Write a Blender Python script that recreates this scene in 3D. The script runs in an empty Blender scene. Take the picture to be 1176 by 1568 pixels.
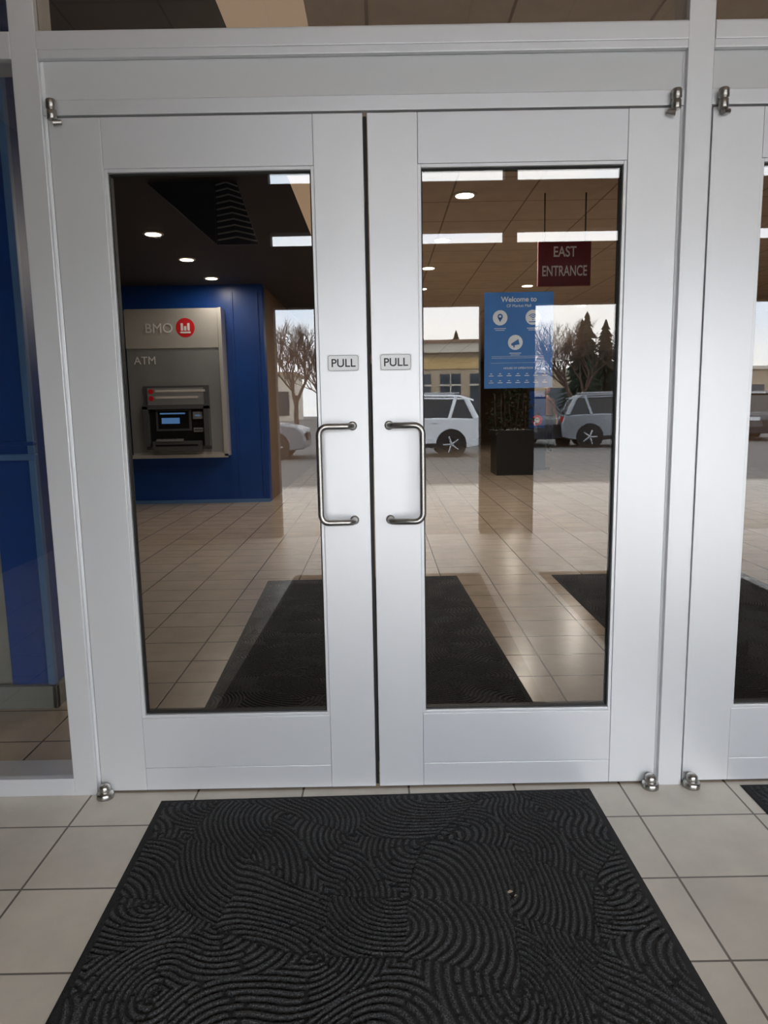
import bpy, math, random
import numpy as np
from mathutils import Vector, Matrix
random.seed(7)
scene=bpy.context.scene
try: scene.view_settings.view_transform='Standard'
except Exception: pass

# ---------------------------------------------------------------- materials
def s2l(c):
    return tuple(((x/255.)/12.92 if x/255.<=0.04045 else ((x/255.+0.055)/1.055)**2.4) for x in c)
def newmat(name):
    m=bpy.data.materials.new(name); m.use_nodes=True
    nt=m.node_tree; b=nt.nodes['Principled BSDF']
    return m,nt,b
def pmat(name,col,rough=0.5,metal=0.0,var=0.0,vscale=8.0,bump=0.0,bscale=60.0,emit=0.0,vstretch=(1,1,1)):
    m,nt,b=newmat(name); c=(*s2l(col),1)
    b.inputs['Base Color'].default_value=c; b.inputs['Roughness'].default_value=rough; b.inputs['Metallic'].default_value=metal
    tc=nt.nodes.new('ShaderNodeTexCoord'); mp=nt.nodes.new('ShaderNodeMapping'); mp.inputs['Scale'].default_value=vstretch
    nt.links.new(tc.outputs['Object'],mp.inputs['Vector'])
    n=nt.nodes.new('ShaderNodeTexNoise'); n.inputs['Scale'].default_value=vscale; n.inputs['Detail'].default_value=5
    nt.links.new(mp.outputs[0],n.inputs['Vector'])
    r=nt.nodes.new('ShaderNodeValToRGB')
    r.color_ramp.elements[0].position=0.3; r.color_ramp.elements[1].position=0.7
    r.color_ramp.elements[0].color=tuple(x*(1-var) for x in c[:3])+(1,)
    r.color_ramp.elements[1].color=tuple(min(1,x*(1+var)) for x in c[:3])+(1,)
    nt.links.new(n.outputs['Fac'],r.inputs['Fac']); nt.links.new(r.outputs['Color'],b.inputs['Base Color'])
    if bump>0:
        n2=nt.nodes.new('ShaderNodeTexNoise'); n2.inputs['Scale'].default_value=bscale; n2.inputs['Detail'].default_value=3
        nt.links.new(mp.outputs[0],n2.inputs['Vector'])
        bp=nt.nodes.new('ShaderNodeBump'); bp.inputs['Strength'].default_value=bump; bp.inputs['Distance'].default_value=0.003
        nt.links.new(n2.outputs['Fac'],bp.inputs['Height']); nt.links.new(bp.outputs[0],b.inputs['Normal'])
    if emit>0:
        b.inputs['Emission Color'].default_value=c; b.inputs['Emission Strength'].default_value=emit
    return m
def tilemat(name,col,col2,mortar,bw,bh,ox,oy,ms=0.004,rough=0.4,offset=0.0,rot=0.0,grime=0.12):
    m,nt,b=newmat(name)
    tc=nt.nodes.new('ShaderNodeTexCoord'); mp=nt.nodes.new('ShaderNodeMapping'); mp.vector_type='POINT'
    mp.inputs['Location'].default_value=(-ox,-oy,0); mp.inputs['Rotation'].default_value=(0,0,rot)
    nt.links.new(tc.outputs['Object'],mp.inputs['Vector'])
    br=nt.nodes.new('ShaderNodeTexBrick'); br.offset=offset; br.squash=1.0
    br.inputs['Scale'].default_value=1; br.inputs['Brick Width'].default_value=bw; br.inputs['Row Height'].default_value=bh
    br.inputs['Mortar Size'].default_value=ms; br.inputs['Mortar Smooth'].default_value=0.3; br.inputs['Bias'].default_value=0
    br.inputs['Color1'].default_value=(*s2l(col),1); br.inputs['Color2'].default_value=(*s2l(col2),1); br.inputs['Mortar'].default_value=(*s2l(mortar),1)
    nt.links.new(mp.outputs[0],br.inputs['Vector'])
    n=nt.nodes.new('ShaderNodeTexNoise'); n.inputs['Scale'].default_value=5; n.inputs['Detail'].default_value=8; n.inputs['Roughness'].default_value=0.65
    nt.links.new(tc.outputs['Object'],n.inputs['Vector'])
    mr=nt.nodes.new('ShaderNodeMapRange'); mr.inputs['From Min'].default_value=0.3; mr.inputs['From Max'].default_value=0.7
    mr.inputs['To Min'].default_value=1-grime; mr.inputs['To Max'].default_value=1+grime*0.6
    nt.links.new(n.outputs['Fac'],mr.inputs['Value'])
    mx=nt.nodes.new('ShaderNodeVectorMath'); mx.operation='SCALE'
    nt.links.new(br.outputs['Color'],mx.inputs[0]); nt.links.new(mr.outputs[0],mx.inputs['Scale'])
    nt.links.new(mx.outputs[0],b.inputs['Base Color'])
    b.inputs['Roughness'].default_value=rough
    bp=nt.nodes.new('ShaderNodeBump'); bp.invert=True; bp.inputs['Strength'].default_value=0.6; bp.inputs['Distance'].default_value=0.002
    nt.links.new(br.outputs['Fac'],bp.inputs['Height']); nt.links.new(bp.outputs[0],b.inputs['Normal'])
    return m
def glassmat(name,f0=0.045,tint=(0.93,0.93,0.92)):
    m=bpy.data.materials.new(name); m.use_nodes=True; nt=m.node_tree; nt.nodes.clear()
    o=nt.nodes.new('ShaderNodeOutputMaterial'); mix=nt.nodes.new('ShaderNodeMixShader')
    t=nt.nodes.new('ShaderNodeBsdfTransparent'); t.inputs[0].default_value=(*tint,1)
    g=nt.nodes.new('ShaderNodeBsdfGlossy'); g.inputs['Roughness'].default_value=0.0; g.inputs[0].default_value=(1,1,1,1)
    lw=nt.nodes.new('ShaderNodeLayerWeight'); lw.inputs['Blend'].default_value=0.5
    pw=nt.nodes.new('ShaderNodeMath'); pw.operation='POWER'; pw.inputs[1].default_value=5
    mr=nt.nodes.new('ShaderNodeMapRange'); mr.inputs['To Min'].default_value=f0; mr.inputs['To Max'].default_value=1
    nt.links.new(lw.outputs['Facing'],pw.inputs[0]); nt.links.new(pw.outputs[0],mr.inputs['Value'])
    nt.links.new(mr.outputs[0],mix.inputs[0]); nt.links.new(t.outputs[0],mix.inputs[1]); nt.links.new(g.outputs[0],mix.inputs[2])
    nt.links.new(mix.outputs[0],o.inputs[0]); return m

M={}
M['alu']=pmat('satin_aluminium',(219,220,222),0.40,0.45,0.005,2.0)
M['alu2']=pmat('satin_aluminium_rail',(215,216,219),0.40,0.45,0.005,2.0)
M['alu_panel']=pmat('satin_aluminium_panel',(204,205,206),0.5,0.3,0.01,2.0)
M['gasket']=pmat('black_gasket',(14,14,15),0.6)
M['steel']=pmat('brushed_steel',(175,172,168),0.28,1.0,0.08,30,vstretch=(1,1,8))
M['glass']=glassmat('door_glass',0.050,(0.90,0.90,0.89))
M['label']=pmat('label_white',(246,247,248),0.4)
M['black']=pmat('print_black',(12,12,14),0.5)
M['white']=pmat('print_white',(244,244,244),0.5)
M['tile_out']=tilemat('tile_vestibule',(208,200,187),(201,193,181),(108,100,92),0.349,0.286,0.80,-0.188,ms=0.0035)
M['tile_in']=tilemat('tile_mall',(188,171,153),(180,164,147),(84,72,63),0.349,0.286,0.80,-0.188,ms=0.0045,rough=0.22,grime=0.16)
M['pave']=tilemat('concrete_paving',(186,180,172),(180,175,167),(120,114,106),0.6,0.6,0.1,0.0,0.006,0.8)
M['asphalt']=pmat('asphalt',(104,103,102),0.9,0,0.15,6,0.4,80)
M['curb']=pmat('curb_concrete',(150,146,138),0.85,0,0.1,6)
M['ceil']=tilemat('ceiling_tile',(205,187,170),(199,181,165),(140,124,110),0.61,0.61,0.0,0.15,0.008,0.8)
M['ceil_strip']=pmat('ceiling_strip_tan_glow',(238,208,176),0.8,emit=0.25)  # plain tan ceiling strip, no fixture; added glow stands in for light on it
M['ceil_dark']=pmat('ceiling_dark',(50,47,52),0.8,0,0.1,3)
M['bulk']=pmat('bulkhead_navy',(20,26,44),0.6,0,0.1,3)
M['wall_brown']=pmat('wall_brown',(128,104,86),0.8,0,0.06,3)
M['wall_dark']=pmat('wall_dark',(44,38,34),0.8,0,0.06,3)
M['wall_grey']=pmat('wall_grey',(150,150,144),0.7,0,0.06,3)
M['wall_cream']=pmat('wall_cream',(120,100,84),0.8,0,0.06,3)
M['blue']=pmat('blue_wall_paint',(18,68,146),0.35,0,0.08,2)
M['blue_trim']=pmat('blue_trim_light',(90,130,180),0.35)
M['grey_base']=pmat('grey_baseboard',(130,132,130),0.5)
M['maroon']=pmat('sign_maroon',(120,18,34),0.45)
M['maroon_txt']=pmat('sign_cream_print',(250,240,235),0.5)
M['poster']=pmat('poster_blue',(14,112,188),0.4)
M['atm_frame']=pmat('atm_surround',(208,205,200),0.35,0.3,0.03,3)
M['atm_panel']=pmat('atm_panel_grey',(164,165,168),0.35,0.4,0.06,4,vstretch=(1,1,0.3))
M['atm_body']=pmat('atm_machine_grey',(92,94,98),0.4,0.2)
M['atm_dark']=pmat('atm_dark_plastic',(22,23,26),0.3)
M['screen']=pmat('atm_screen',(80,120,170),0.15,0,emit=0.7)
M['red']=pmat('logo_red',(215,30,40),0.45)
M['lamp']=pmat('lamp_emitter',(255,236,205),0.5,0,emit=14)
M['lamp_trim']=pmat('lamp_trim',(210,205,198),0.4)
M['grille']=pmat('grille_grey',(130,128,126),0.6)
M['carwhite']=pmat('car_paint_white',(225,228,232),0.15)
M['carsilver']=pmat('car_paint_silver',(140,145,152),0.2,0.4)
M['cardark']=pmat('car_paint_dark',(48,52,60),0.2)
M['carglass']=pmat('car_window',(22,26,30),0.06)
M['tyre']=pmat('tyre_rubber',(22,22,23),0.8)
M['rim']=pmat('wheel_rim',(170,172,176),0.3,0.8)
M['taillight']=pmat('tail_lamp',(150,15,15),0.2)
M['headlight']=pmat('head_lamp',(220,225,230),0.1)
M['bark']=pmat('bark',(92,74,64),0.9)
M['spruce']=pmat('spruce_needles',(34,50,38),0.9,0,0.3,10)
M['leaf']=pmat('plant_leaf',(30,50,30),0.5,0,0.3,10)
M['dryleaf']=pmat('dry_leaf',(200,180,150),0.8,0,0.2,200)
M['planter']=pmat('planter_black',(20,19,19),0.35)
M['stucco']=pmat('building_stucco',(186,168,144),0.85,0,0.06,1)
M['stucco2']=pmat('building_fascia',(208,200,186),0.8)
M['amber']=pmat('building_amber_fascia',(216,184,130),0.8)
M['window_dark']=pmat('shop_window',(60,70,78),0.1)
M['skin']=pmat('skin',(222,178,152),0.55)
M['shirt']=pmat('shirt_peach',(210,150,120),0.8)
M['trousers']=pmat('trousers_dark',(34,36,44),0.85)
M['hair']=pmat('hair_blond',(170,130,90),0.7)
M['shoe']=pmat('shoe_dark',(30,28,28),0.6)

def matmat():
    m,nt,b=newmat('ridged_black_carpet'); b.inputs['Roughness'].default_value=0.8
    tc=nt.nodes.new('ShaderNodeTexCoord'); n=nt.nodes.new('ShaderNodeTexNoise'); n.inputs['Scale'].default_value=300; n.inputs['Detail'].default_value=2
    nt.links.new(tc.outputs['Object'],n.inputs['Vector'])
    r=nt.nodes.new('ShaderNodeValToRGB'); r.color_ramp.elements[0].position=0.42; r.color_ramp.elements[1].position=0.68
    r.color_ramp.elements[0].color=(0.012,0.012,0.013,1); r.color_ramp.elements[1].color=(0.085,0.087,0.092,1)
    nt.links.new(n.outputs['Fac'],r.inputs['Fac'])
    sp=nt.nodes.new('ShaderNodeSeparateXYZ'); nt.links.new(tc.outputs['Object'],sp.inputs[0])
    mr=nt.nodes.new('ShaderNodeMapRange'); mr.inputs['From Min'].default_value=0.0035; mr.inputs['From Max'].default_value=0.0070
    nt.links.new(sp.outputs['Z'],mr.inputs['Value'])
    mx=nt.nodes.new('ShaderNodeMix'); mx.data_type='RGBA'; mx.inputs['A'].default_value=(0.008,0.008,0.0085,1)
    nt.links.new(mr.outputs[0],mx.inputs['Factor']); nt.links.new(r.outputs['Color'],mx.inputs['B'])
    nt.links.new(mx.outputs['Result'],b.inputs['Base Color'])
    bp=nt.nodes.new('ShaderNodeBump'); bp.inputs['Strength'].default_value=1.0; bp.inputs['Distance'].default_value=0.003
    nt.links.new(n.outputs['Fac'],bp.inputs['Height']); nt.links.new(bp.outputs[0],b.inputs['Normal'])
    return m
M['carpet']=matmat()

# ---------------------------------------------------------------- mesh builder
class MB:
    def __init__(s,name): s.name=name; s.v=[]; s.f=[]; s.m=[]; s.mats=[]; s.sm=[]
    def mi(s,k):
        if k not in s.mats: s.mats.append(k)
        return s.mats.index(k)
    def add(s,vs,fs,k,smooth=False):
        o=len(s.v); i=s.mi(k); s.v+= [tuple(v) for v in vs]
        for f in fs: s.f.append([o+j for j in f]); s.m.append(i); s.sm.append(smooth)
    def box(s,x0,x1,y0,y1,z0,z1,k):
        vs=[(x,y,z) for x in (x0,x1) for y in (y0,y1) for z in (z0,z1)]
        s.add(vs,[(0,1,3,2),(4,6,7,5),(0,4,5,1),(2,3,7,6),(0,2,6,4),(1,5,7,3)],k)
    def tube(s,pts,rad,k,n=12,smooth=True,cap=True):
        pts=[Vector(p) for p in pts]
        if not hasattr(rad,'__len__'): rad=[rad]*len(pts)
        vs=[];fs=[]; u=None
        for i,p in enumerate(pts):
            d=(pts[min(i+1,len(pts)-1)]-pts[max(i-1,0)]).normalized()
            if u is None:
                a=Vector((0,0,1)) if abs(d.z)<0.9 else Vector((1,0,0)); u=d.cross(a).normalized()
            else:
                u=(u-d*u.dot(d)).normalized()
            w=d.cross(u)
            for j in range(n):
                t=2*math.pi*j/n; vs.append(p+(u*math.cos(t)+w*math.sin(t))*rad[i])
        for i in range(len(pts)-1):
            for j in range(n):
                a=i*n+j;b=i*n+(j+1)%n; fs.append((a,b,b+n,a+n))
        s.add(vs,fs,k,smooth)
        if cap:
            s.add(vs[:n],[tuple(range(n))[::-1]],k); s.add(vs[-n:],[tuple(range(n))],k)
    def lathe(s,c,prof,k,n=24,axis='z',smooth=True):
        vs=[];fs=[]
        for r,h in prof:
            for j in range(n):
                t=2*math.pi*j/n; a,b=r*math.cos(t),r*math.sin(t)
                vs.append((c[0]+a,c[1]+b,c[2]+h) if axis=='z' else ((c[0]+a,c[1]+h,c[2]+b) if axis=='y' else (c[0]+h,c[1]+a,c[2]+b)))
        for i in range(len(prof)-1):
            for j in range(n):
                a=i*n+j;b=i*n+(j+1)%n; fs.append((a,b,b+n,a+n))
        s.add(vs,fs,k,smooth)
        s.add(vs[:n],[tuple(range(n))[::-1]],k); s.add(vs[-n:],[tuple(range(n))],k)
    def prism(s,poly,y0,y1,k,inset=0,inset_z=None):
        n=len(poly); vs=[(x,y0,z) for x,z in poly]+[(x,y1,z) for x,z in poly]
        fs=[tuple(range(n))[::-1],tuple(range(n,2*n))]+[(i,(i+1)%n,n+(i+1)%n,n+i) for i in range(n)]
        s.add(vs,fs,k)
    def ell(s,c,r,k,nu=16,nv=10):
        prof=[(math.sin(math.pi*i/nv),-math.cos(math.pi*i/nv)) for i in range(nv+1)]
        vs=[];fs=[]
        for a,h in prof:
            for j in range(nu):
                t=2*math.pi*j/nu; vs.append((c[0]+r[0]*a*math.cos(t),c[1]+r[1]*a*math.sin(t),c[2]+r[2]*h))
        for i in range(nv):
            for j in range(nu):
                p=i*nu+j;q=i*nu+(j+1)%nu; fs.append((p,q,q+nu,p+nu))
        s.add(vs,fs,k,True)
    def build(s,bevel=0,loc=(0,0,0),rotz=0,parent=None):
        me=bpy.data.meshes.new(s.name); me.from_pydata(s.v,[],s.f)
        for k in s.mats: me.materials.append(M[k])
        me.polygons.foreach_set('material_index',s.m); me.polygons.foreach_set('use_smooth',s.sm)
        me.update()
        import bmesh
        bm=bmesh.new(); bm.from_mesh(me); bmesh.ops.recalc_face_normals(bm,faces=bm.faces); bm.to_mesh(me); bm.free()
        o=bpy.data.objects.new(s.name,me); scene.collection.objects.link(o)
        o.location=loc; o.rotation_euler=(0,0,rotz)
        if parent: o.parent=parent
        if bevel>0:
            b=o.modifiers.new('bevel','BEVEL'); b.width=bevel; b.segments=2; b.limit_method='ANGLE'; b.angle_limit=math.radians(50)
        return o
def text(body,x,y,z,size,k,parent,name,align='CENTER',sx=1.0,off=0.0):
    cu=bpy.data.curves.new(name,'FONT'); cu.body=body; cu.size=size; cu.align_x=align; cu.align_y='CENTER'; cu.extrude=0.0004; cu.offset=off
    t=bpy.data.objects.new(name,cu); scene.collection.objects.link(t)
    dg=bpy.context.evaluated_depsgraph_get(); me=bpy.data.meshes.new_from_object(t.evaluated_get(dg))
    bpy.data.objects.remove(t)
    zs=[v.co.y for v in me.vertices]; mid=(max(zs)+min(zs))/2
    for v in me.vertices: v.co.y-=mid
    o=bpy.data.objects.new(name,me); scene.collection.objects.link(o)
    me.materials.clear(); me.materials.append(M[k])
    o.rotation_euler=(math.pi/2,0,0); o.scale=(sx,1,1); o.parent=parent; o.location=(x,y,z)
    return o
def simple_box(name,x0,x1,y0,y1,z0,z1,k,bevel=0):
    b=MB(name); b.box(x0,x1,y0,y1,z0,z1,k); return b.build(bevel)

# ---------------------------------------------------------------- shell
CZ=2.87      # mall ceiling height
YA=7.42      # blue ATM wall
YF=-4.65     # outer facade inner face
simple_box('floor',-6,7,0.0,25,-0.1,0.0,'tile_in')
simple_box('floor_vestibule',-3,5,YF,0.0,-0.1,0.0,'tile_out')
simple_box('pavement',-30,30,-9.0,YF,-0.1,-0.005,'pave')
simple_box('curb',-30,30,-9.2,-9.0,-0.25,-0.003,'curb')
simple_box('parking_lot_ground',-80,80,-120,-9.2,-0.25,-0.12,'asphalt')
c=MB('ceiling')
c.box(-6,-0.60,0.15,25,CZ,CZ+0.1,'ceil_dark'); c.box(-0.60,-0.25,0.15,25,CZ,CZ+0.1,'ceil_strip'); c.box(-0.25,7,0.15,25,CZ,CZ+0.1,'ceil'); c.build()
simple_box('ceiling_vestibule',-3,5,YF,0.0,3.6,3.75,'ceil')
simple_box('wall_back',-6,7,25,25.2,0,CZ,'wall_brown')
simple_box('wall_right',7,7.2,0,25,0,CZ,'wall_brown')
simple_box('wall_left',-6.2,-6,0,YA,0,CZ,'wall_dark')
simple_box('wall_corridor',-1.70,-1.50,YA+0.18,25,0,CZ,'wall_cream')
w=MB('wall_front')
w.box(-6.2,-2.5,0,0.15,0,3.75,'wall_dark'); w.box(2.925,7.2,0,0.15,0,3.75,'wall_dark'); w.box(-2.5,2.925,0,0.15,CZ,3.75,'wall_dark'); w.build()
simple_box('wall_vestibule_left',-3.15,-3,YF-0.15,0,0,3.75,'wall_dark')
simple_box('wall_vestibule_right',5,5.15,YF-0.15,0,0,3.75,'wall_dark')
w=MB('wall_facade')
Y0,Y1=YF-0.15,YF
w.box(-3,-0.97,Y0,Y1,0,3.6,'wall_dark')
w.box(-0.97,5,Y0,Y1,2.19,2.745,'wall_dark')
w.box(-0.97,5,Y0,Y1,2.865,3.295,'wall_dark')
w.box(-0.97,5,Y0,Y1,3.46,3.6,'wall_dark')
w.box(0.99,1.505,Y0,Y1,0,2.19,'wall_dark')
w.box(1.21,1.325,Y0,Y1,2.19,3.46,'wall_dark')
w.box(4.3,5,Y0,Y1,0,3.6,'wall_dark'); w.build()

w=MB('wall_atm')
w.box(-6,-1.50,YA,YA+0.18,0,CZ,'blue')
for x in (-4.4,-1.90,-1.57):
    w.box(x-0.011,x+0.011,YA-0.015,YA,0.09,CZ-0.1,'blue')
w.build(0.003)
simple_box('baseboard_atm',-6,-1.50,YA-0.025,YA,0,0.045,'blue_trim')

w=MB('wall_partition')
w.box(-1.57,-1.39,0.72,1.5,0.0,CZ,'blue')
w.box(-2.6,-1.57,0.76,1.5,0.0,CZ,'wall_grey')
w.box(-1.41,-1.38,0.705,0.735,0.1,CZ,'blue_trim')
w.box(-1.58,-1.375,0.70,0.72,1.06,1.085,'blue_trim'); w.box(-1.58,-1.375,0.695,0.72,1.12,1.135,'blue')
w.box(-2.6,-1.37,0.69,0.72,0.0,0.1,'grey_base'); w.box(-1.39,-1.37,0.69,1.5,0.0,0.1,'grey_base')
w.build(0.003)

# suspended bulkhead with slatted face
g=MB('ceiling_bulkhead')
GY=3.18; zb=2.44
g.prism([(-1.62,CZ),(-1.14,zb),(-1.14,CZ)],GY,GY+0.06,'bulk')
g.prism([(-1.14,CZ),(-1.14,zb),(-0.84,zb),(-0.98,CZ)],GY+0.03,GY+0.06,'bulk')
for i in range(10):
    z=zb+0.03+i*0.042; xr=-0.84-0.14*(z-zb)/(CZ-zb)
    g.tube([(-1.13,GY+0.02,z),((-1.13+xr)/2,GY+0.02,z+0.02),(xr,GY+0.02,z-0.01)],0.006,'grille',5)
g.build()

# ---------------------------------------------------------------- frame
f=MB('aluminium_door_frame')
for cx in (-0.9615,0.9605,2.8815):
    f.box(cx-0.0375,cx+0.0375,-0.012,0.10,0,CZ,'alu')
    f.box(cx-0.0455,cx+0.0455,0.004,0.10,0,2.243,'alu')
f.box(-2.5,-2.44,-0.012,0.10,0,CZ,'alu')
for x0,x1 in ((-0.924,0.923),(0.998,2.844)):
    f.box(x0,x1,-0.012,0.10,2.244,2.316,'alu2')
    f.box(x0,x1,-0.016,-0.012,2.265,2.312,'alu2')
    f.box(x0,x1,0.006,0.10,2.138,2.244,'alu_panel')
    f.box(x0,x1,-0.002,0.10,2.096,2.138,'alu2')
f.box(-2.44,-0.999,-0.012,0.10,2.244,2.316,'alu2')
f.box(-2.44,-0.999,-0.012,0.12,0,0.06,'alu2')
f.box(-2.5,2.925,-0.012,0.10,CZ-0.03,CZ,'alu2')
f.build(0.0025)
w=MB('window_1'); w.box(-2.44,-0.999,0.01,0.016,0.06,2.244,'glass'); w.build()
w=MB('window_2'); w.box(-2.44,-0.999,0.01,0.016,2.316,CZ-0.03,'glass'); w.box(-0.924,0.923,0.01,0.016,2.316,CZ-0.03,'glass'); w.box(0.998,2.844,0.01,0.016,2.316,CZ-0.03,'glass'); w.build()

# ---------------------------------------------------------------- door leaf
def leaf(name,cx,s,label=True):
    d=MB(name)
    def bx(a,b,y0,y1,z0,z1,k):
        x0,x1=sorted((cx+s*a,cx+s*b)); d.box(x0,x1,y0,y1,z0,z1,k)
    D=0.045
    bx(0.0065,0.1515,0,D,0.008,2.090,'alu'); bx(0.7645,0.913,0,D,0.008,2.090,'alu')
    bx(0.1522,0.7638,0.0005,D,1.950,2.090,'alu2')
    bx(0.1522,0.7638,0.0005,D,0.008,0.085,'alu2'); bx(0.1522,0.7638,0.0005,D,0.086,0.258,'alu2')
    g=0.010
    bx(0.1515,0.1515+g,0.004,D,0.258,1.950,'alu'); bx(0.7645-g,0.7645,0.004,D,0.258,1.950,'alu')
    bx(0.1515+g,0.7645-g,0.004,D,1.950-g,1.950,'alu2'); bx(0.1515+g,0.7645-g,0.004,D,0.258,0.258+g,'alu2')
    q=g+0.004
    bx(0.1515+g,0.1515+q,0.016,D-0.004,0.268,1.940,'gasket'); bx(0.7645-q,0.7645-g,0.016,D-0.004,0.268,1.940,'gasket')
    bx(0.1515+q,0.7645-q,0.016,D-0.004,1.940-0.005,1.940,'gasket'); bx(0.1515+q,0.7645-q,0.016,D-0.004,0.268,0.273,'gasket')
    if s<0: bx(-0.004,0.006,0.012,0.035,0.01,2.085,'gasket')
    bx(0.02,0.9,0.01,0.03,0.001,0.009,'gasket')
    o=d.build(0.0012)
    gl=MB('glass_pane'); x0,x1=sorted((cx+s*0.1655,cx+s*0.7505)); gl.box(x0,x1,0.022,0.028,0.273,1.935,'glass'); gl.build(parent=o)
    h=MB('pull_handle'); zt,zb=1.194,0.902; r=0.0095
    pts=[(cx+s*0.056,0.0,zt),(cx+s*0.056,-0.030,zt),(cx+s*0.060,-0.044,zt),(cx+s*0.072,-0.052,zt),(cx+s*0.13,-0.057,zt)]
    for i in range(1,7):
        t=i/6*math.pi/2; pts.append((cx+s*(0.13+0.025*math.sin(t)),-0.058,zt-0.025*(1-math.cos(t))))
    lo=[(p[0],p[1],zb+(zt-p[2])) for p in pts][::-1]
    h.tube(pts+lo,r,'steel',14)
    for z in (zt,zb): h.lathe((cx+s*0.056,0,z),[(0.014,0.0),(0.014,-0.006),(0.010,-0.008)],'steel',20,axis='y')
    h.build(parent=o)
    l=MB('pull_label'); x0,x1=sorted((cx+s*0.031,cx+s*0.128))
    def rr(x0,x1,z0,z1,r):
        P=[]
        for (cxx,czz,a0) in ((x1-r,z1-r,0),(x0+r,z1-r,90),(x0+r,z0+r,180),(x1-r,z0+r,270)):
            for i in range(5):
                a=math.radians(a0+i*22.5); P.append((cxx+r*math.cos(a),czz+r*math.sin(a)))
        return P
    l.prism(rr(x0,x1,1.358,1.409,0.008),-0.0008,0,'label')
    l.prism(rr(x0+0.0025,x1-0.0025,1.3605,1.4065,0.007),-0.0011,-0.0008,'black')
    l.prism(rr(x0+0.0036,x1-0.0036,1.3616,1.4054,0.006),-0.0014,-0.0011,'label')
    lo=l.build(parent=o)
    text('PULL',(x0+x1)/2,-0.0016,1.3835,0.034,'black',lo,'label_text',off=0.0004)
    p=MB('door_pivot')
    X=cx+s*0.893
    p.lathe((X,-0.018,2.078),[(0.011,0),(0.0135,0.002),(0.0135,0.024),(0.011,0.026),(0.011,0.029),(0.0145,0.031),(0.0145,0.052),(0.012,0.055)],'steel',20)
    p.tube([(X,-0.016,2.071),(X+s*-0.022,-0.008,2.075)],[0.009,0.007],'steel',12)
    p.lathe((X,-0.026,0.0),[(0.026,0),(0.027,0.004),(0.027,0.017),(0.023,0.020),(0.017,0.021),(0.018,0.024),(0.018,0.038),(0.012,0.045),(0.004,0.047)],'steel',24)
    p.build(parent=o)
    return o
dl=leaf('door_1',0,-1); dr=leaf('door_2',0,1)
leaf('door_3',1.921,-1); leaf('door_4',1.921,1)

# ---------------------------------------------------------------- poster on the glass
p=MB('welcome_poster'); X0,X1,Z0,Z1=0.352,0.562,1.300,1.587; yb=0.030
p.box(X0,X1,yb,yb+0.0006,Z0,Z1,'poster')
def disc(mb,x,z,r,y,k,n=28): mb.prism([(x+r*math.cos(2*math.pi*i/n),z+r*math.sin(2*math.pi*i/n)) for i in range(n)],y-0.0004,y,k)
def arc(mb,x,z,r,a0,a1,wd,y,k):
    n=10; A=[math.radians(a0+(a1-a0)*i/n) for i in range(n+1)]
    P=[(x+(r+wd)*math.cos(a),z+(r+wd)*math.sin(a)) for a in A]+[(x+r*math.cos(a),z+r*math.sin(a)) for a in A[::-1]]
    mb.prism(P,y-0.0004,y,k)
for (x,z) in ((0.400,1.512),(0.500,1.512),(0.447,1.438)):
    disc(p,x,z,0.0225,yb-0.0002,'white')
    p.box(x-0.018,x+0.018,yb-0.0006,yb-0.0002,z-0.033,z-0.031,'white'); p.box(x-0.014,x+0.014,yb-0.0006,yb-0.0002,z-0.038,z-0.0365,'white')
disc(p,0.400,1.516,0.008,yb-0.0007,'poster'); disc(p,0.400,1.516,0.0035,yb-0.0012,'white'); p.prism([(0.393,1.512),(0.400,1.499),(0.407,1.512)],yb-0.0011,yb-0.0007,'poster')
for r in (0.004,0.009,0.014): arc(p,0.500,1.506,r,40,140,0.0025,yb-0.0007,'poster')
disc(p,0.500,1.505,0.002,yb-0.0007,'poster'); p.box(0.488,0.512,yb-0.0011,yb-0.0007,1.497,1.500,'poster')
p.prism([(0.434,1.434),(0.456,1.448),(0.460,1.432),(0.436,1.428)],yb-0.0011,yb-0.0007,'poster'); p.box(0.441,0.445,yb-0.0011,yb-0.0007,1.423,1.430,'poster')
p.box(0.372,0.540,yb-0.0006,yb-0.0001,1.3765,1.3770,'white')
for i in range(7):
    xx=0.366+i*0.0275
    for z,ww in ((1.343,0.006),(1.337,0.015),(1.322,0.006),(1.316,0.015)): p.box(xx+0.0075-ww/2,xx+0.0075+ww/2,yb-0.0006,yb-0.0001,z,z+0.0022,'white')
for z in (1.396,1.391): p.box(0.375,0.535,yb-0.0006,yb-0.0001,z,z+0.0008,'white')
po=p.build()
text('Welcome to',0.457,yb-0.001,1.566,0.021,'white',po,'poster_title',off=0.0004)
text('CF Market Mall',0.457,yb-0.001,1.547,0.012,'white',po,'poster_subtitle')
text('HOURS OF OPERATION',0.457,yb-0.001,1.361,0.0085,'white',po,'poster_hours')

# ---------------------------------------------------------------- hanging sign
p=MB('hanging_entrance_sign')
p.box(1.285,1.70,3.6,3.63,2.17,2.515,'maroon')
for x in (1.335,1.655): p.tube([(x,3.615,2.51),(x,3.615,CZ)],0.006,'wall_dark',8)
so=p.build(0.003)
text('EAST',1.4925,3.597,2.430,0.11,'maroon_txt',so,'sign_text_top',sx=0.75,off=0.0015)
text('ENTRANCE',1.4925,3.597,2.285,0.11,'maroon_txt',so,'sign_text_bottom',sx=0.63,off=0.0015)

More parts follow.
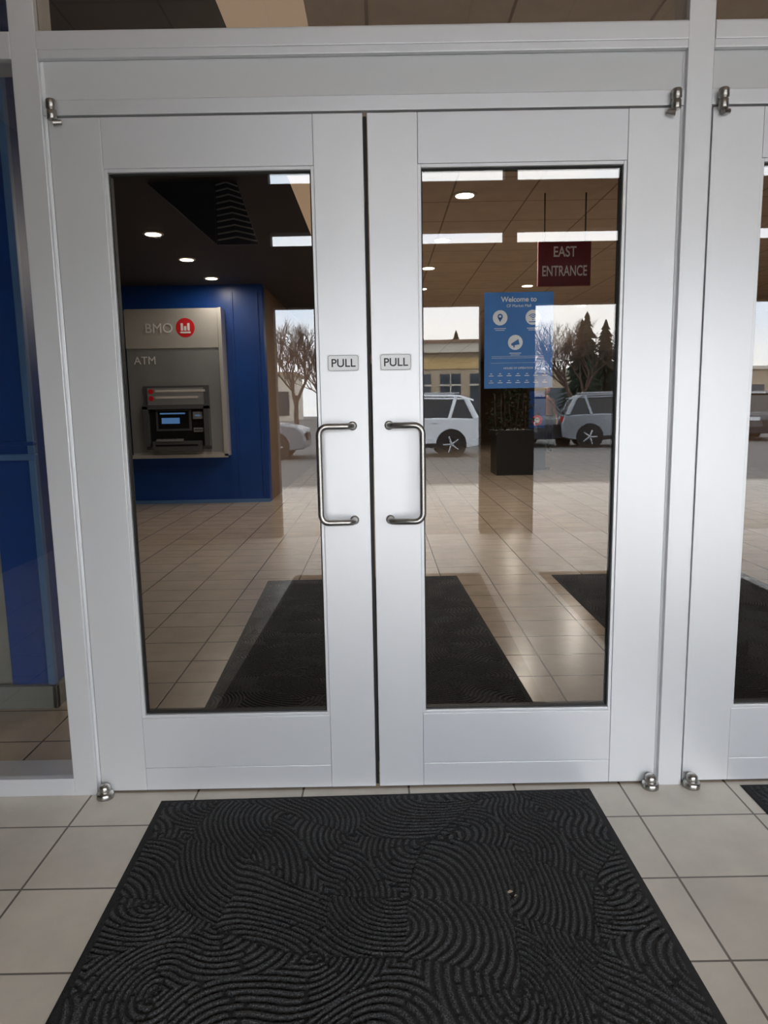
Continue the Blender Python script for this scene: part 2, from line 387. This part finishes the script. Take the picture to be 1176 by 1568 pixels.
# ---------------------------------------------------------------- ATM
a=MB('wall_atm_machine')
F=7.86
x0,x1,z0,z1=-3.53,-2.20,0.68,2.70
a.box(x0,x1,F,8.07,z0,z1,'atm_frame')
a.box(x0+0.0,x1-0.06,F-0.02,F,2.17,z1-0.02,'atm_frame')
a.box(x0+0.0,x1-0.06,F-0.008,F,z0+0.06,2.16,'atm_panel')
a.box(x1-0.04,x1,F-0.05,F,z0,z1,'atm_frame'); a.box(x0,x1,F-0.05,F,z0-0.02,z0+0.03,'atm_frame')
bx0,bx1,bz0,bz1=-3.33,-2.42,0.78,1.66
a.box(bx0,bx1,F-0.03,F,bz0,bz1,'atm_body')
a.box(bx0+0.06,bx1-0.08,F-0.05,F-0.03,bz0+0.62,bz1-0.03,'atm_panel')
a.box(bx0-0.0,bx0+0.07,F-0.12,F-0.02,bz0+0.05,bz0+0.60,'atm_body'); a.box(bx1-0.07,bx1,F-0.12,F-0.02,bz0+0.05,bz0+0.60,'atm_body')
a.box(bx0,bx1,F-0.12,F-0.02,bz0+0.56,bz0+0.62,'atm_body')
a.box(bx0+0.07,bx1-0.07,F-0.04,F-0.031,bz0+0.05,bz0+0.56,'atm_dark')
a.box(bx0+0.16,bx1-0.26,F-0.055,F-0.04,bz0+0.26,bz0+0.55,'atm_body')
a.box(bx0+0.19,bx1-0.29,F-0.058,F-0.055,bz0+0.29,bz0+0.53,'atm_dark')
a.box(bx0+0.24,bx1-0.42,F-0.060,F-0.058,bz0+0.36,bz0+0.44,'screen')
a.box(bx0+0.22,bx1-0.34,F-0.060,F-0.058,bz0+0.49,bz0+0.51,'screen')
a.box(bx0+0.12,bx1-0.12,F-0.14,F-0.03,bz0+0.0,bz0+0.12,'atm_body')
a.box(bx0+0.16,bx1-0.16,F-0.143,F-0.14,bz0+0.05,bz0+0.075,'atm_dark')
a.box(bx0+0.18,bx1-0.38,F-0.16,F-0.05,bz0+0.12,bz0+0.15,'atm_panel')
for i in range(4):
    for j in range(3): a.box(bx0+0.24+i*0.06,bx0+0.28+i*0.06,F-0.15+j*0.03,F-0.13+j*0.03,bz0+0.15,bz0+0.16,'atm_dark')
a.box(bx1-0.23,bx1-0.10,F-0.07,F-0.04,bz0+0.42,bz0+0.52,'atm_panel'); a.box(bx1-0.20,bx1-0.13,F-0.072,F-0.07,bz0+0.46,bz0+0.475,'screen')
a.box(bx1-0.23,bx1-0.10,F-0.07,F-0.04,bz0+0.24,bz0+0.30,'atm_panel'); a.box(bx1-0.22,bx1-0.11,F-0.072,F-0.07,bz0+0.265,bz0+0.275,'atm_dark')
a.box(bx0+0.17,bx1-0.05,F-0.053,F-0.05,bz1-0.085,bz1-0.055,'lamp_trim'); a.box(bx0+0.17,bx1-0.15,F-0.053,F-0.05,bz1-0.175,bz1-0.145,'lamp_trim')
disc(a,-3.22,1.585,0.036,F-0.051,'red'); disc(a,-3.22,1.49,0.036,F-0.051,'red')
disc(a,-2.70,2.44,0.13,F-0.021,'red',40)
for dx in (-0.045,0,0.045): a.box(-2.70+dx-0.016,-2.70+dx+0.016,F-0.026,F-0.022,2.40,2.50 if dx else 2.46,'white')
a.box(-2.77,-2.63,F-0.026,F-0.022,2.365,2.388,'white')
ao=a.build(0.004)
text('BMO',-3.06,F-0.030,2.44,0.18,'white',ao,'atm_brand_text'); text('ATM',-3.28,F-0.020,2.01,0.15,'white',ao,'atm_label_text')
ao.scale=(0.94,0.94,0.94); ao.location=(0.068,-0.17,0.012)

# ---------------------------------------------------------------- floor mats
def matmesh(Wd,L,res=0.0032,s=0.235,n=13):
    nx=int(Wd/res);ny=int(L/res)
    xs=np.linspace(-Wd/2,Wd/2,nx);ys=np.linspace(-L/2,L/2,ny)
    X,Y=np.meshgrid(xs,ys)
    c,sn=math.cos(0.35),math.sin(0.35)
    Xr=X*c-Y*sn; Yr=X*sn+Y*c
    u=(Xr+9*s)/s; v=(Yr+11*s)/s
    u2=u+0.16*np.sin(v*1.7)+0.07*np.sin(u*3.1+v); v2=v+0.16*np.sin(u*1.9+1)+0.06*np.sin(v*2.7-u)
    iu=np.floor(u2).astype(int);iv=np.floor(v2).astype(int); fu=u2-iu;fv=v2-iv
    def H(a): 
        q=np.sin(iu*127.1+iv*311.7+a)*43758.5453; return q-np.floor(q)
    flip=((iu+(iv//2))%3==0)|(H(0)>0.8)
    fu=np.where(flip,1-fu,fu)
    d1=np.hypot(fu,fv);d2=np.hypot(1-fu,1-fv); d=np.minimum(d1,d2)
    K=(d1<d2).astype(int)+iu*2+iv*31
    h3=H(5.3); cxx=0.5+0.80*np.cos(h3*40); cyy=0.5+0.80*np.sin(h3*40)
    fan=H(9.1)>0.50
    d=np.where(fan,np.hypot(fu-cxx,fv-cyy),d); K=np.where(fan,K*0+iu*2+iv*31+1000,K)
    A=np.where(fan,np.arctan2(fv-cyy,fu-cxx),np.where(d1<d2,np.arctan2(fv,fu+1e-6),np.arctan2(1-fv,1-fu+1e-6)))
    ridge=0.5+0.5*np.cos(2*np.pi*n*d)
    ridge=np.clip((ridge-0.34)/0.32,0,1); ridge=ridge*ridge*(3-2*ridge)
    kk=np.floor(n*d+0.5); rr=np.sin(kk*91.7+K*17.3)*4375.85; rr=rr-np.floor(rr)
    gap=np.abs(A/(math.pi/2)-(0.1+0.8*rr))*d*s*math.pi/2
    ridge=np.where((gap<0.0045),ridge*0.1,ridge)
    e=np.zeros_like(X); e[:,1:]+=(fan[:,1:]!=fan[:,:-1]); e[1:,:]+=(fan[1:,:]!=fan[:-1,:]); ridge=np.where(e>0,0,ridge)
    Z=0.003+0.0045*ridge
    edge=np.minimum(np.minimum(X+Wd/2,Wd/2-X),np.minimum(Y+L/2,L/2-Y))
    Z=np.where(edge<0.022,0.0035,Z); Z=np.where(edge<0.0033,0.0002,Z)
    co=np.stack([X,Y,Z],-1).reshape(-1,3).astype(np.float32)
    me=bpy.data.meshes.new('entrance_mat'); nv=nx*ny; nf=(nx-1)*(ny-1)
    idx=np.arange(nv).reshape(ny,nx)
    q=np.stack([idx[:-1,:-1],idx[:-1,1:],idx[1:,1:],idx[1:,:-1]],-1).reshape(-1).astype(np.int32)
    me.vertices.add(nv); me.vertices.foreach_set('co',co.reshape(-1))
    me.loops.add(nf*4); me.loops.foreach_set('vertex_index',q)
    me.polygons.add(nf); me.polygons.foreach_set('loop_start',np.arange(nf,dtype=np.int32)*4)
    try: me.polygons.foreach_set('loop_total',np.full(nf,4,dtype=np.int32))
    except Exception: pass
    me.update(calc_edges=True); me.validate()
    me.polygons.foreach_set('use_smooth',np.ones(len(me.polygons),dtype=bool))
    me.materials.append(M['carpet']); return me
mm=matmesh(1.395,2.95)
for (x,y,rz,sy) in ((0.026,-0.040-1.475,0.020,1),(1.885,-0.022-1.475,0,1),(-0.074,1.55,0.037,0.93),(1.265+0.698,1.55,0,0.93)):
    o=bpy.data.objects.new('entrance_mat',mm); scene.collection.objects.link(o); o.location=(x,y,0.0008); o.rotation_euler=(0,0,rz); o.scale=(1,sy,1)
p=MB('dry_leaf_scrap')
P=[(0,0,0),(0.008,0.004,0.003),(0.016,0.001,0.001),(0.011,-0.006,0.004),(0.003,-0.007,0.001)]
p.add([(0.335+a,-0.53+b,0.009+c) for a,b,c in P],[(0,1,3,4),(1,2,3)],'dryleaf'); p.add([(0.350+a*0.5,-0.545+b*0.6,0.009+c) for a,b,c in P],[(0,1,3,4),(1,2,3)],'dryleaf'); p.build()

# ---------------------------------------------------------------- downlights
def downlight(x,y,z,power,col=(1,0.91,0.80)):
    d=MB('ceiling_downlight')
    d.lathe((x,y,z),[(0.095,0.0),(0.095,-0.008),(0.075,-0.010)],'lamp_trim',24)
    d.lathe((x,y,z-0.0105),[(0.07,0),(0.07,-0.002),(0.05,-0.004)],'lamp',24)
    o=d.build()
    l=bpy.data.lights.new('downlight_bulb','AREA'); l.shape='DISK'; l.size=0.14; l.energy=power; l.color=col
    lo=bpy.data.objects.new('downlight_bulb',l); scene.collection.objects.link(lo); lo.location=(x,y,z-0.03); lo.parent=o
for y in (4.66,5.80,6.93): downlight(-2.04,y,CZ,6)
for x,y in ((0.71,3.61),(0.66,5.1),(0.62,6.52),(0.62,8.0),(2.07,7.9),(3.4,4.8),(3.4,10),(0.6,11.5),(0.6,15),(3.4,16)): downlight(x,y,CZ,19)

# ---------------------------------------------------------------- interior objects
p=MB('potted_shrub')
p.box(2.08,2.74,10.5,11.2,0,0.77,'planter'); p.box(2.05,2.77,10.47,11.23,0.72,0.80,'planter')
for i in range(420):
    cx,cy,cz=random.uniform(2.05,2.77),random.uniform(10.5,11.2),random.uniform(0.78,1.55)
    k=1-max(0,(cz-1.2))/0.6; cx=2.41+(cx-2.41)*k*1.2; cy=10.85+(cy-10.85)*k
    a=random.uniform(0,6.28); t=random.uniform(-0.6,0.9); L=0.14; dx,dy,dz=math.cos(a)*math.cos(t)*L,math.sin(a)*math.cos(t)*L,math.sin(t)*L
    px,py=-math.sin(a)*0.025,math.cos(a)*0.025
    p.add([(cx,cy,cz),(cx+dx/2+px,cy+dy/2+py,cz+dz/2),(cx+dx,cy+dy,cz+dz*0.8),(cx+dx/2-px,cy+dy/2-py,cz+dz/2)],[(0,1,2,3)],'leaf')
for i in range(7):
    x=2.12+i*0.09; p.tube([(x,10.85,0.77),(x+random.uniform(-.1,.1),10.85,1.45)],0.012,'bark',6)
p.build()
p=MB('digital_kiosk')
p.box(2.84,3.18,11.5,11.6,0.05,1.55,'planter'); p.box(2.86,3.16,11.485,11.5,0.8,1.50,'blue')
disc(p,3.01,0.95,0.10,11.484,'red'); disc(p,3.01,0.95,0.05,11.483,'white'); p.box(2.78,3.24,11.4,11.7,0,0.05,'planter'); p.build(0.004)
p=MB('storefront_poster')
p.box(5.9,6.9,7.0,7.06,0.5,2.4,'wall_cream'); p.box(5.96,6.84,6.985,7.0,0.56,2.34,'skin'); p.box(5.9,6.0,6.98,7.1,0,0.5,'planter'); p.box(6.8,6.9,6.98,7.1,0,0.5,'planter'); p.build()

# ---------------------------------------------------------------- person (in the mall)
def person(loc,rz):
    V=[];R=[];E=[]
    def a(x,y,z,r,par=None):
        V.append((x,y,z));R.append(r)
        if par is not None: E.append((par,len(V)-1))
        return len(V)-1
    pel=a(0,0,0.95,0.15); wa=a(0,0.0,1.08,0.125,pel); ch=a(0,-0.01,1.28,0.155,wa); nk0=a(0,0,1.42,0.085,ch); nk=a(0,0,1.50,0.055,nk0)
    for s in (-1,1):
        hp=a(s*0.10,0,0.88,0.105,pel); kn=a(s*0.11,-0.02+0.03*s,0.50,0.062,hp); an=a(s*0.11,0.02+0.06*s,0.09,0.042,kn); a(s*0.12,-0.12+0.06*s,0.045,0.035,an)
        sh=a(s*0.18,0,1.38,0.062,ch); el=a(s*0.24,0.02,1.10,0.046,sh); a(s*0.25,-0.08,0.87,0.030,el)
    me=bpy.data.meshes.new('body'); me.from_pydata(V,E,[]); o=bpy.data.objects.new('tmp',me); scene.collection.objects.link(o)
    sk=o.modifiers.new('s','SKIN'); ss=o.modifiers.new('u','SUBSURF'); ss.levels=2; ss.render_levels=2
    for i,r in enumerate(R): me.skin_vertices[0].data[i].radius=(r,r*(0.75 if i in (0,1,2) else 1))
    me.skin_vertices[0].data[0].use_root=True
    dg=bpy.context.evaluated_depsgraph_get(); bme=bpy.data.meshes.new_from_object(o.evaluated_get(dg)); bpy.data.objects.remove(o)
    mb=MB('person'); 
    for k in ('trousers','shirt','skin','shoe','hair'): mb.mi(k)
    mb.v=[tuple(v.co) for v in bme.vertices]
    for p in bme.polygons:
        c=p.center; k='trousers'
        if c.z<0.09: k='shoe'
        elif c.z>1.45: k='skin'
        elif abs(c.x)>0.19 and c.z<0.98 and abs(c.x)>0.2: k='skin'
        elif c.z>0.96: k='shirt'
        mb.f.append(list(p.vertices)); mb.m.append(mb.mats.index(k)); mb.sm.append(True)
    mb.ell((0,-0.015,1.63),(0.075,0.095,0.115),'skin'); mb.ell((0,0.018,1.655),(0.084,0.095,0.112),'hair')
    mb.ell((0,0.06,1.57),(0.07,0.05,0.12),'hair')
    mb.tube([(0,-0.105,1.64),(0,-0.128,1.605),(0,-0.105,1.60)],[0.008,0.012,0.008],'skin',8)
    for s in (-1,1):
        mb.ell((s*0.028,-0.103,1.645),(0.012,0.006,0.007),'shoe',8,6); mb.ell((s*0.078,0.0,1.63),(0.010,0.02,0.03),'skin',8,6)
    mb.ell((0,-0.107,1.575),(0.022,0.006,0.006),'red',8,6)
    for s in (-1,1):
        mb.ell((s*0.25,-0.10,0.82),(0.018,0.036,0.045),'skin',10,8)
        for i,L in enumerate((0.065,0.075,0.07,0.055)):
            y=-0.13+i*0.02; mb.tube([(s*0.25,y,0.79),(s*0.248,y,0.79-L*0.5),(s*0.24,y+0.008,0.79-L)],[0.009,0.008,0.006],'skin',6)
        mb.tube([(s*0.245,-0.125,0.83),(s*0.235,-0.15,0.80),(s*0.23,-0.155,0.77)],[0.011,0.009,0.007],'skin',6)
    mb.build(loc=loc,rotz=rz)
person((4.35,16.5,0),0.3)

# ---------------------------------------------------------------- cars outside
def car(loc,rz,paint):
    c=MB('car')
    low=[(-2.18,0.34),(-2.22,0.55),(-2.20,0.80),(-2.12,1.02),(-1.0,1.06),(0.9,1.02),(1.35,0.99),(2.0,0.88),(2.17,0.74),(2.22,0.50),(2.18,0.28),(1.9,0.25),(-1.9,0.25)]
    n=len(low); secs=[(-0.90,0.93),(-0.86,1.0),(0.86,1.0),(0.90,0.93)]
    vs=[]
    for y,k in secs:
        for x,z in low: vs.append((x*(1 if k==1 else 0.985),y,0.62+(z-0.62)*k))
    fs=[tuple(range(n))[::-1],tuple(range(3*n,4*n))]
    for j in range(3):
        for i in range(n): fs.append((j*n+i,j*n+(i+1)%n,(j+1)*n+(i+1)%n,(j+1)*n+i))
    c.add(vs,fs,paint)
    b=[(-2.05,1.02),(-1.82,1.50),(-1.6,1.62),(0.0,1.66),(0.35,1.60),(1.25,1.00)]
    n=len(b)
    def yy(z): return 0.86-(z-1.0)*0.33
    vs=[(x,-yy(z),z) for x,z in b]+[(x,yy(z),z) for x,z in b]
    c.add(vs,[tuple(range(n))[::-1],tuple(range(n,2*n))]+[(i,i+1,n+i+1,n+i) for i in range(n-1)],'carglass')
    rf=[(-1.98,1.52),(-1.6,1.64),(0.0,1.68),(0.38,1.61)]
    m=len(rf); vs=[(x,-0.69,z-0.03) for x,z in rf]+[(x,-0.6,z+0.02) for x,z in rf]+[(x,0.6,z+0.02) for x,z in rf]+[(x,0.69,z-0.03) for x,z in rf]
    fs=[]
    for j in range(3):
        for i in range(m-1): fs.append((j*m+i,j*m+i+1,(j+1)*m+i+1,(j+1)*m+i))
    c.add(vs,fs,paint)
    for s in (-1,1):
        def P(x,z,o=0.012): return (x,s*(yy(z)+o),z)
        for (xa,za,xb,zb,r) in ((1.25,1.0,0.35,1.60,0.035),(-0.45,1.02,-0.40,1.62,0.035),(-2.03,1.02,-1.78,1.54,0.08),(-1.3,1.02,-1.5,1.62,0.05),(-1.85,1.55,0.36,1.60,0.03)):
            c.tube([P(xa,za),P(xb,zb)],r,paint,8)
        c.tube([(-1.6,s*0.6,1.71),(0.1,s*0.6,1.73)],0.018,'rim',6)
        c.ell((0.95,s*0.98,1.08),(0.07,0.10,0.07),paint,10,8)
        for x in (-0.9,0.15): c.box(x-0.08,x+0.08,s*0.905-0.01,s*0.905+0.01,0.90,0.93,'rim')
        c.box(-1.3,1.35,s*0.90-0.02,s*0.90+0.015,0.27,0.38,'tyre')
        for x in (-1.35,1.38):
            c.lathe((x,0,0.35),[(0.41,s*0.70),(0.41,s*0.908)],'tyre',28,axis='y')
            c.lathe((x,0,0.34),[(0.335,s*0.70),(0.345,s*0.74),(0.345,s*0.91),(0.30,s*0.93),(0.24,s*0.92)],'tyre',28,axis='y')
            c.lathe((x,0,0.34),[(0.235,s*0.90),(0.23,s*0.925),(0.19,s*0.925)],'atm_dark',24,axis='y')
            for i in range(5):
                t=i*2*math.pi/5; c.tube([(x,s*0.935,0.34),(x+0.23*math.cos(t),s*0.93,0.34+0.23*math.sin(t))],[0.04,0.028],'rim',6)
            c.lathe((x,0,0.34),[(0.05,s*0.92),(0.05,s*0.95)],'rim',12,axis='y')
        c.box(2.0,2.20,s*0.66-0.16,s*0.66+0.16,0.70,0.82,'headlight'); c.box(-2.235,-2.08,s*0.72-0.14,s*0.72+0.14,0.80,0.98,'taillight')
    c.box(2.15,2.235,-0.4,0.4,0.5,0.72,'atm_dark'); c.box(-2.24,-2.15,-0.28,0.28,0.62,0.76,'label')
    c.build(0.02,loc,rz)
G=-0.12
car((0.55,-17.8,G),math.pi,'carwhite')
car((-4.25,-17.9,G),0,'carsilver')
car((8.0,-20.7,G),0.15,'carsilver')
car((5.0,-22.6,G),math.radians(80),'cardark')
car((13.5,-24,G),math.radians(95),'cardark')

# ---------------------------------------------------------------- trees
def baretree(loc,H,seed):
    rnd=random.Random(seed); t=MB('bare_tree')
    def br(p,d,L,r,dep):
        q=p+d*L; mid=p+d*L*0.5+Vector((rnd.uniform(-1,1),rnd.uniform(-1,1),0))*L*0.05
        t.tube([p,mid,q],[r,r*0.85,r*0.65],'bark',4,cap=False)
        if dep==0: return
        for i in range(3 if dep>1 else 4):
            nd=(d+Vector((rnd.uniform(-1,1),rnd.uniform(-1,1),rnd.uniform(0.0,0.7)))*0.75).normalized()
            br(p+d*L*rnd.uniform(0.5,1.0),nd,L*rnd.uniform(0.66,0.86),r*0.60,dep-1)
    br(Vector((0,0,0)),Vector((0,0,1)),H*0.24,H*0.016,6)
    t.build(loc=loc)
for i,(x,y,H) in enumerate(((-4.1,-33,8.4),(8.9,-31,7.2),(10.4,-34.5,7.8),(8.2,-38,7.0),(12.2,-30,7.0),(-12,-45,9),(-3.2,-41,8.0),(11.2,-28.5,6.4))): baretree((x,y,G),H,i+3)
def spruce(loc,H,seed):
    rnd=random.Random(seed); t=MB('spruce_tree')
    t.tube([(0,0,0),(0,0,H)],[H*0.02,0.01],'bark',7)
    n=26
    for i in range(n):
        z=H*(0.08+0.90*i/n); r=H*0.19*(1-i/n)**0.8+0.06; m=26
        vs=[(0,0,z+H*0.06)]
        for j in range(m):
            a=2*math.pi*j/m+rnd.uniform(-.15,.15); k=r*(1.3 if j%2 else 0.45)*rnd.uniform(0.55,1.25)
            vs.append((k*math.cos(a),k*math.sin(a),z-k*0.25+rnd.uniform(-.08,.08)))
        t.add(vs,[(0,1+j,1+(j+1)%m) for j in range(m)],'spruce')
    t.build(loc=loc)
for i,(x,y,H) in enumerate(((12.6,-43,6.6),(15.0,-46,6.9),(8.0,-74,9.2),(18.2,-46,7.4),(-14,-60,9),(22,-48,8),(14.9,-50,7.9))): spruce((x,y,G),H,i+9)

b=MB('shopping_building')
b.box(-1.5,10.0,-66,-58,G,5.6,'stucco'); b.box(-2.0,10.6,-66.4,-57.2,5.6,6.4,'stucco2'); b.box(-2.2,10.8,-66.5,-56.9,6.4,6.6,'wall_brown')
for i in range(4):
    x=0+i*2.5; b.box(x,x+1.7,-58.0,-57.92,0.3,3.9,'window_dark'); b.box(x+0.8,x+0.9,-57.95,-57.85,0.3,3.9,'stucco2'); b.box(x-0.05,x+1.75,-57.95,-57.85,2.9,3.05,'stucco2')
b.box(2.5,9.5,-58.1,-57.9,4.3,5.2,'amber'); b.build()
b=MB('shopping_building'); b.box(-60,-10,-90,-80,G,5,'stucco2'); b.box(-60.3,-9.7,-90.3,-79.7,5,5.4,'stucco'); b.box(18,70,-95,-85,G,5,'stucco'); b.box(17.7,70.3,-95.3,-84.7,5,5.4,'stucco2')
for i in range(12): b.box(-57+i*4,-54.5+i*4,-80,-79.9,0.5,3.2,'window_dark'); b.box(20+i*4,22.5+i*4,-85,-84.9,0.5,3.2,'window_dark')
b.build()

# ---------------------------------------------------------------- world
wd=bpy.data.worlds.new('sky'); scene.world=wd; wd.use_nodes=True; nt=wd.node_tree; bg=nt.nodes['Background']
tc=nt.nodes.new('ShaderNodeTexCoord'); n=nt.nodes.new('ShaderNodeTexNoise'); n.inputs['Scale'].default_value=3; n.inputs['Detail'].default_value=6
mp=nt.nodes.new('ShaderNodeMapping'); mp.inputs['Scale'].default_value=(1,1,3)
nt.links.new(tc.outputs['Generated'],mp.inputs[0]); nt.links.new(mp.outputs[0],n.inputs['Vector'])
r=nt.nodes.new('ShaderNodeValToRGB'); r.color_ramp.elements[0].position=0.35; r.color_ramp.elements[1].position=0.60
r.color_ramp.elements[0].color=(0.74,0.85,1,1); r.color_ramp.elements[1].color=(1.0,0.99,0.97,1)
nt.links.new(n.outputs['Fac'],r.inputs[0]); nt.links.new(r.outputs[0],bg.inputs[0]); bg.inputs[1].default_value=10.0

# ---------------------------------------------------------------- camera
cam=bpy.data.cameras.new('camera'); co=bpy.data.objects.new('camera',cam); scene.collection.objects.link(co); scene.camera=co
cam.sensor_fit='VERTICAL'; cam.sensor_height=24.0; cam.lens=24.0*1109/1600; cam.clip_start=0.05; cam.clip_end=300
yaw,pitch,roll=0.0013,0.1466,0.0177
fw=Vector((math.sin(yaw)*math.cos(pitch),math.cos(yaw)*math.cos(pitch),-math.sin(pitch))); rt=Vector((math.cos(yaw),-math.sin(yaw),0)); dn=fw.cross(rt)
r2=rt*math.cos(roll)+dn*math.sin(roll); d2=-rt*math.sin(roll)+dn*math.cos(roll)
up=-d2; bk=-fw
co.matrix_world=Matrix(((r2.x,up.x,bk.x,0.0331),(r2.y,up.y,bk.y,-2.1936),(r2.z,up.z,bk.z,1.249),(0,0,0,1)))
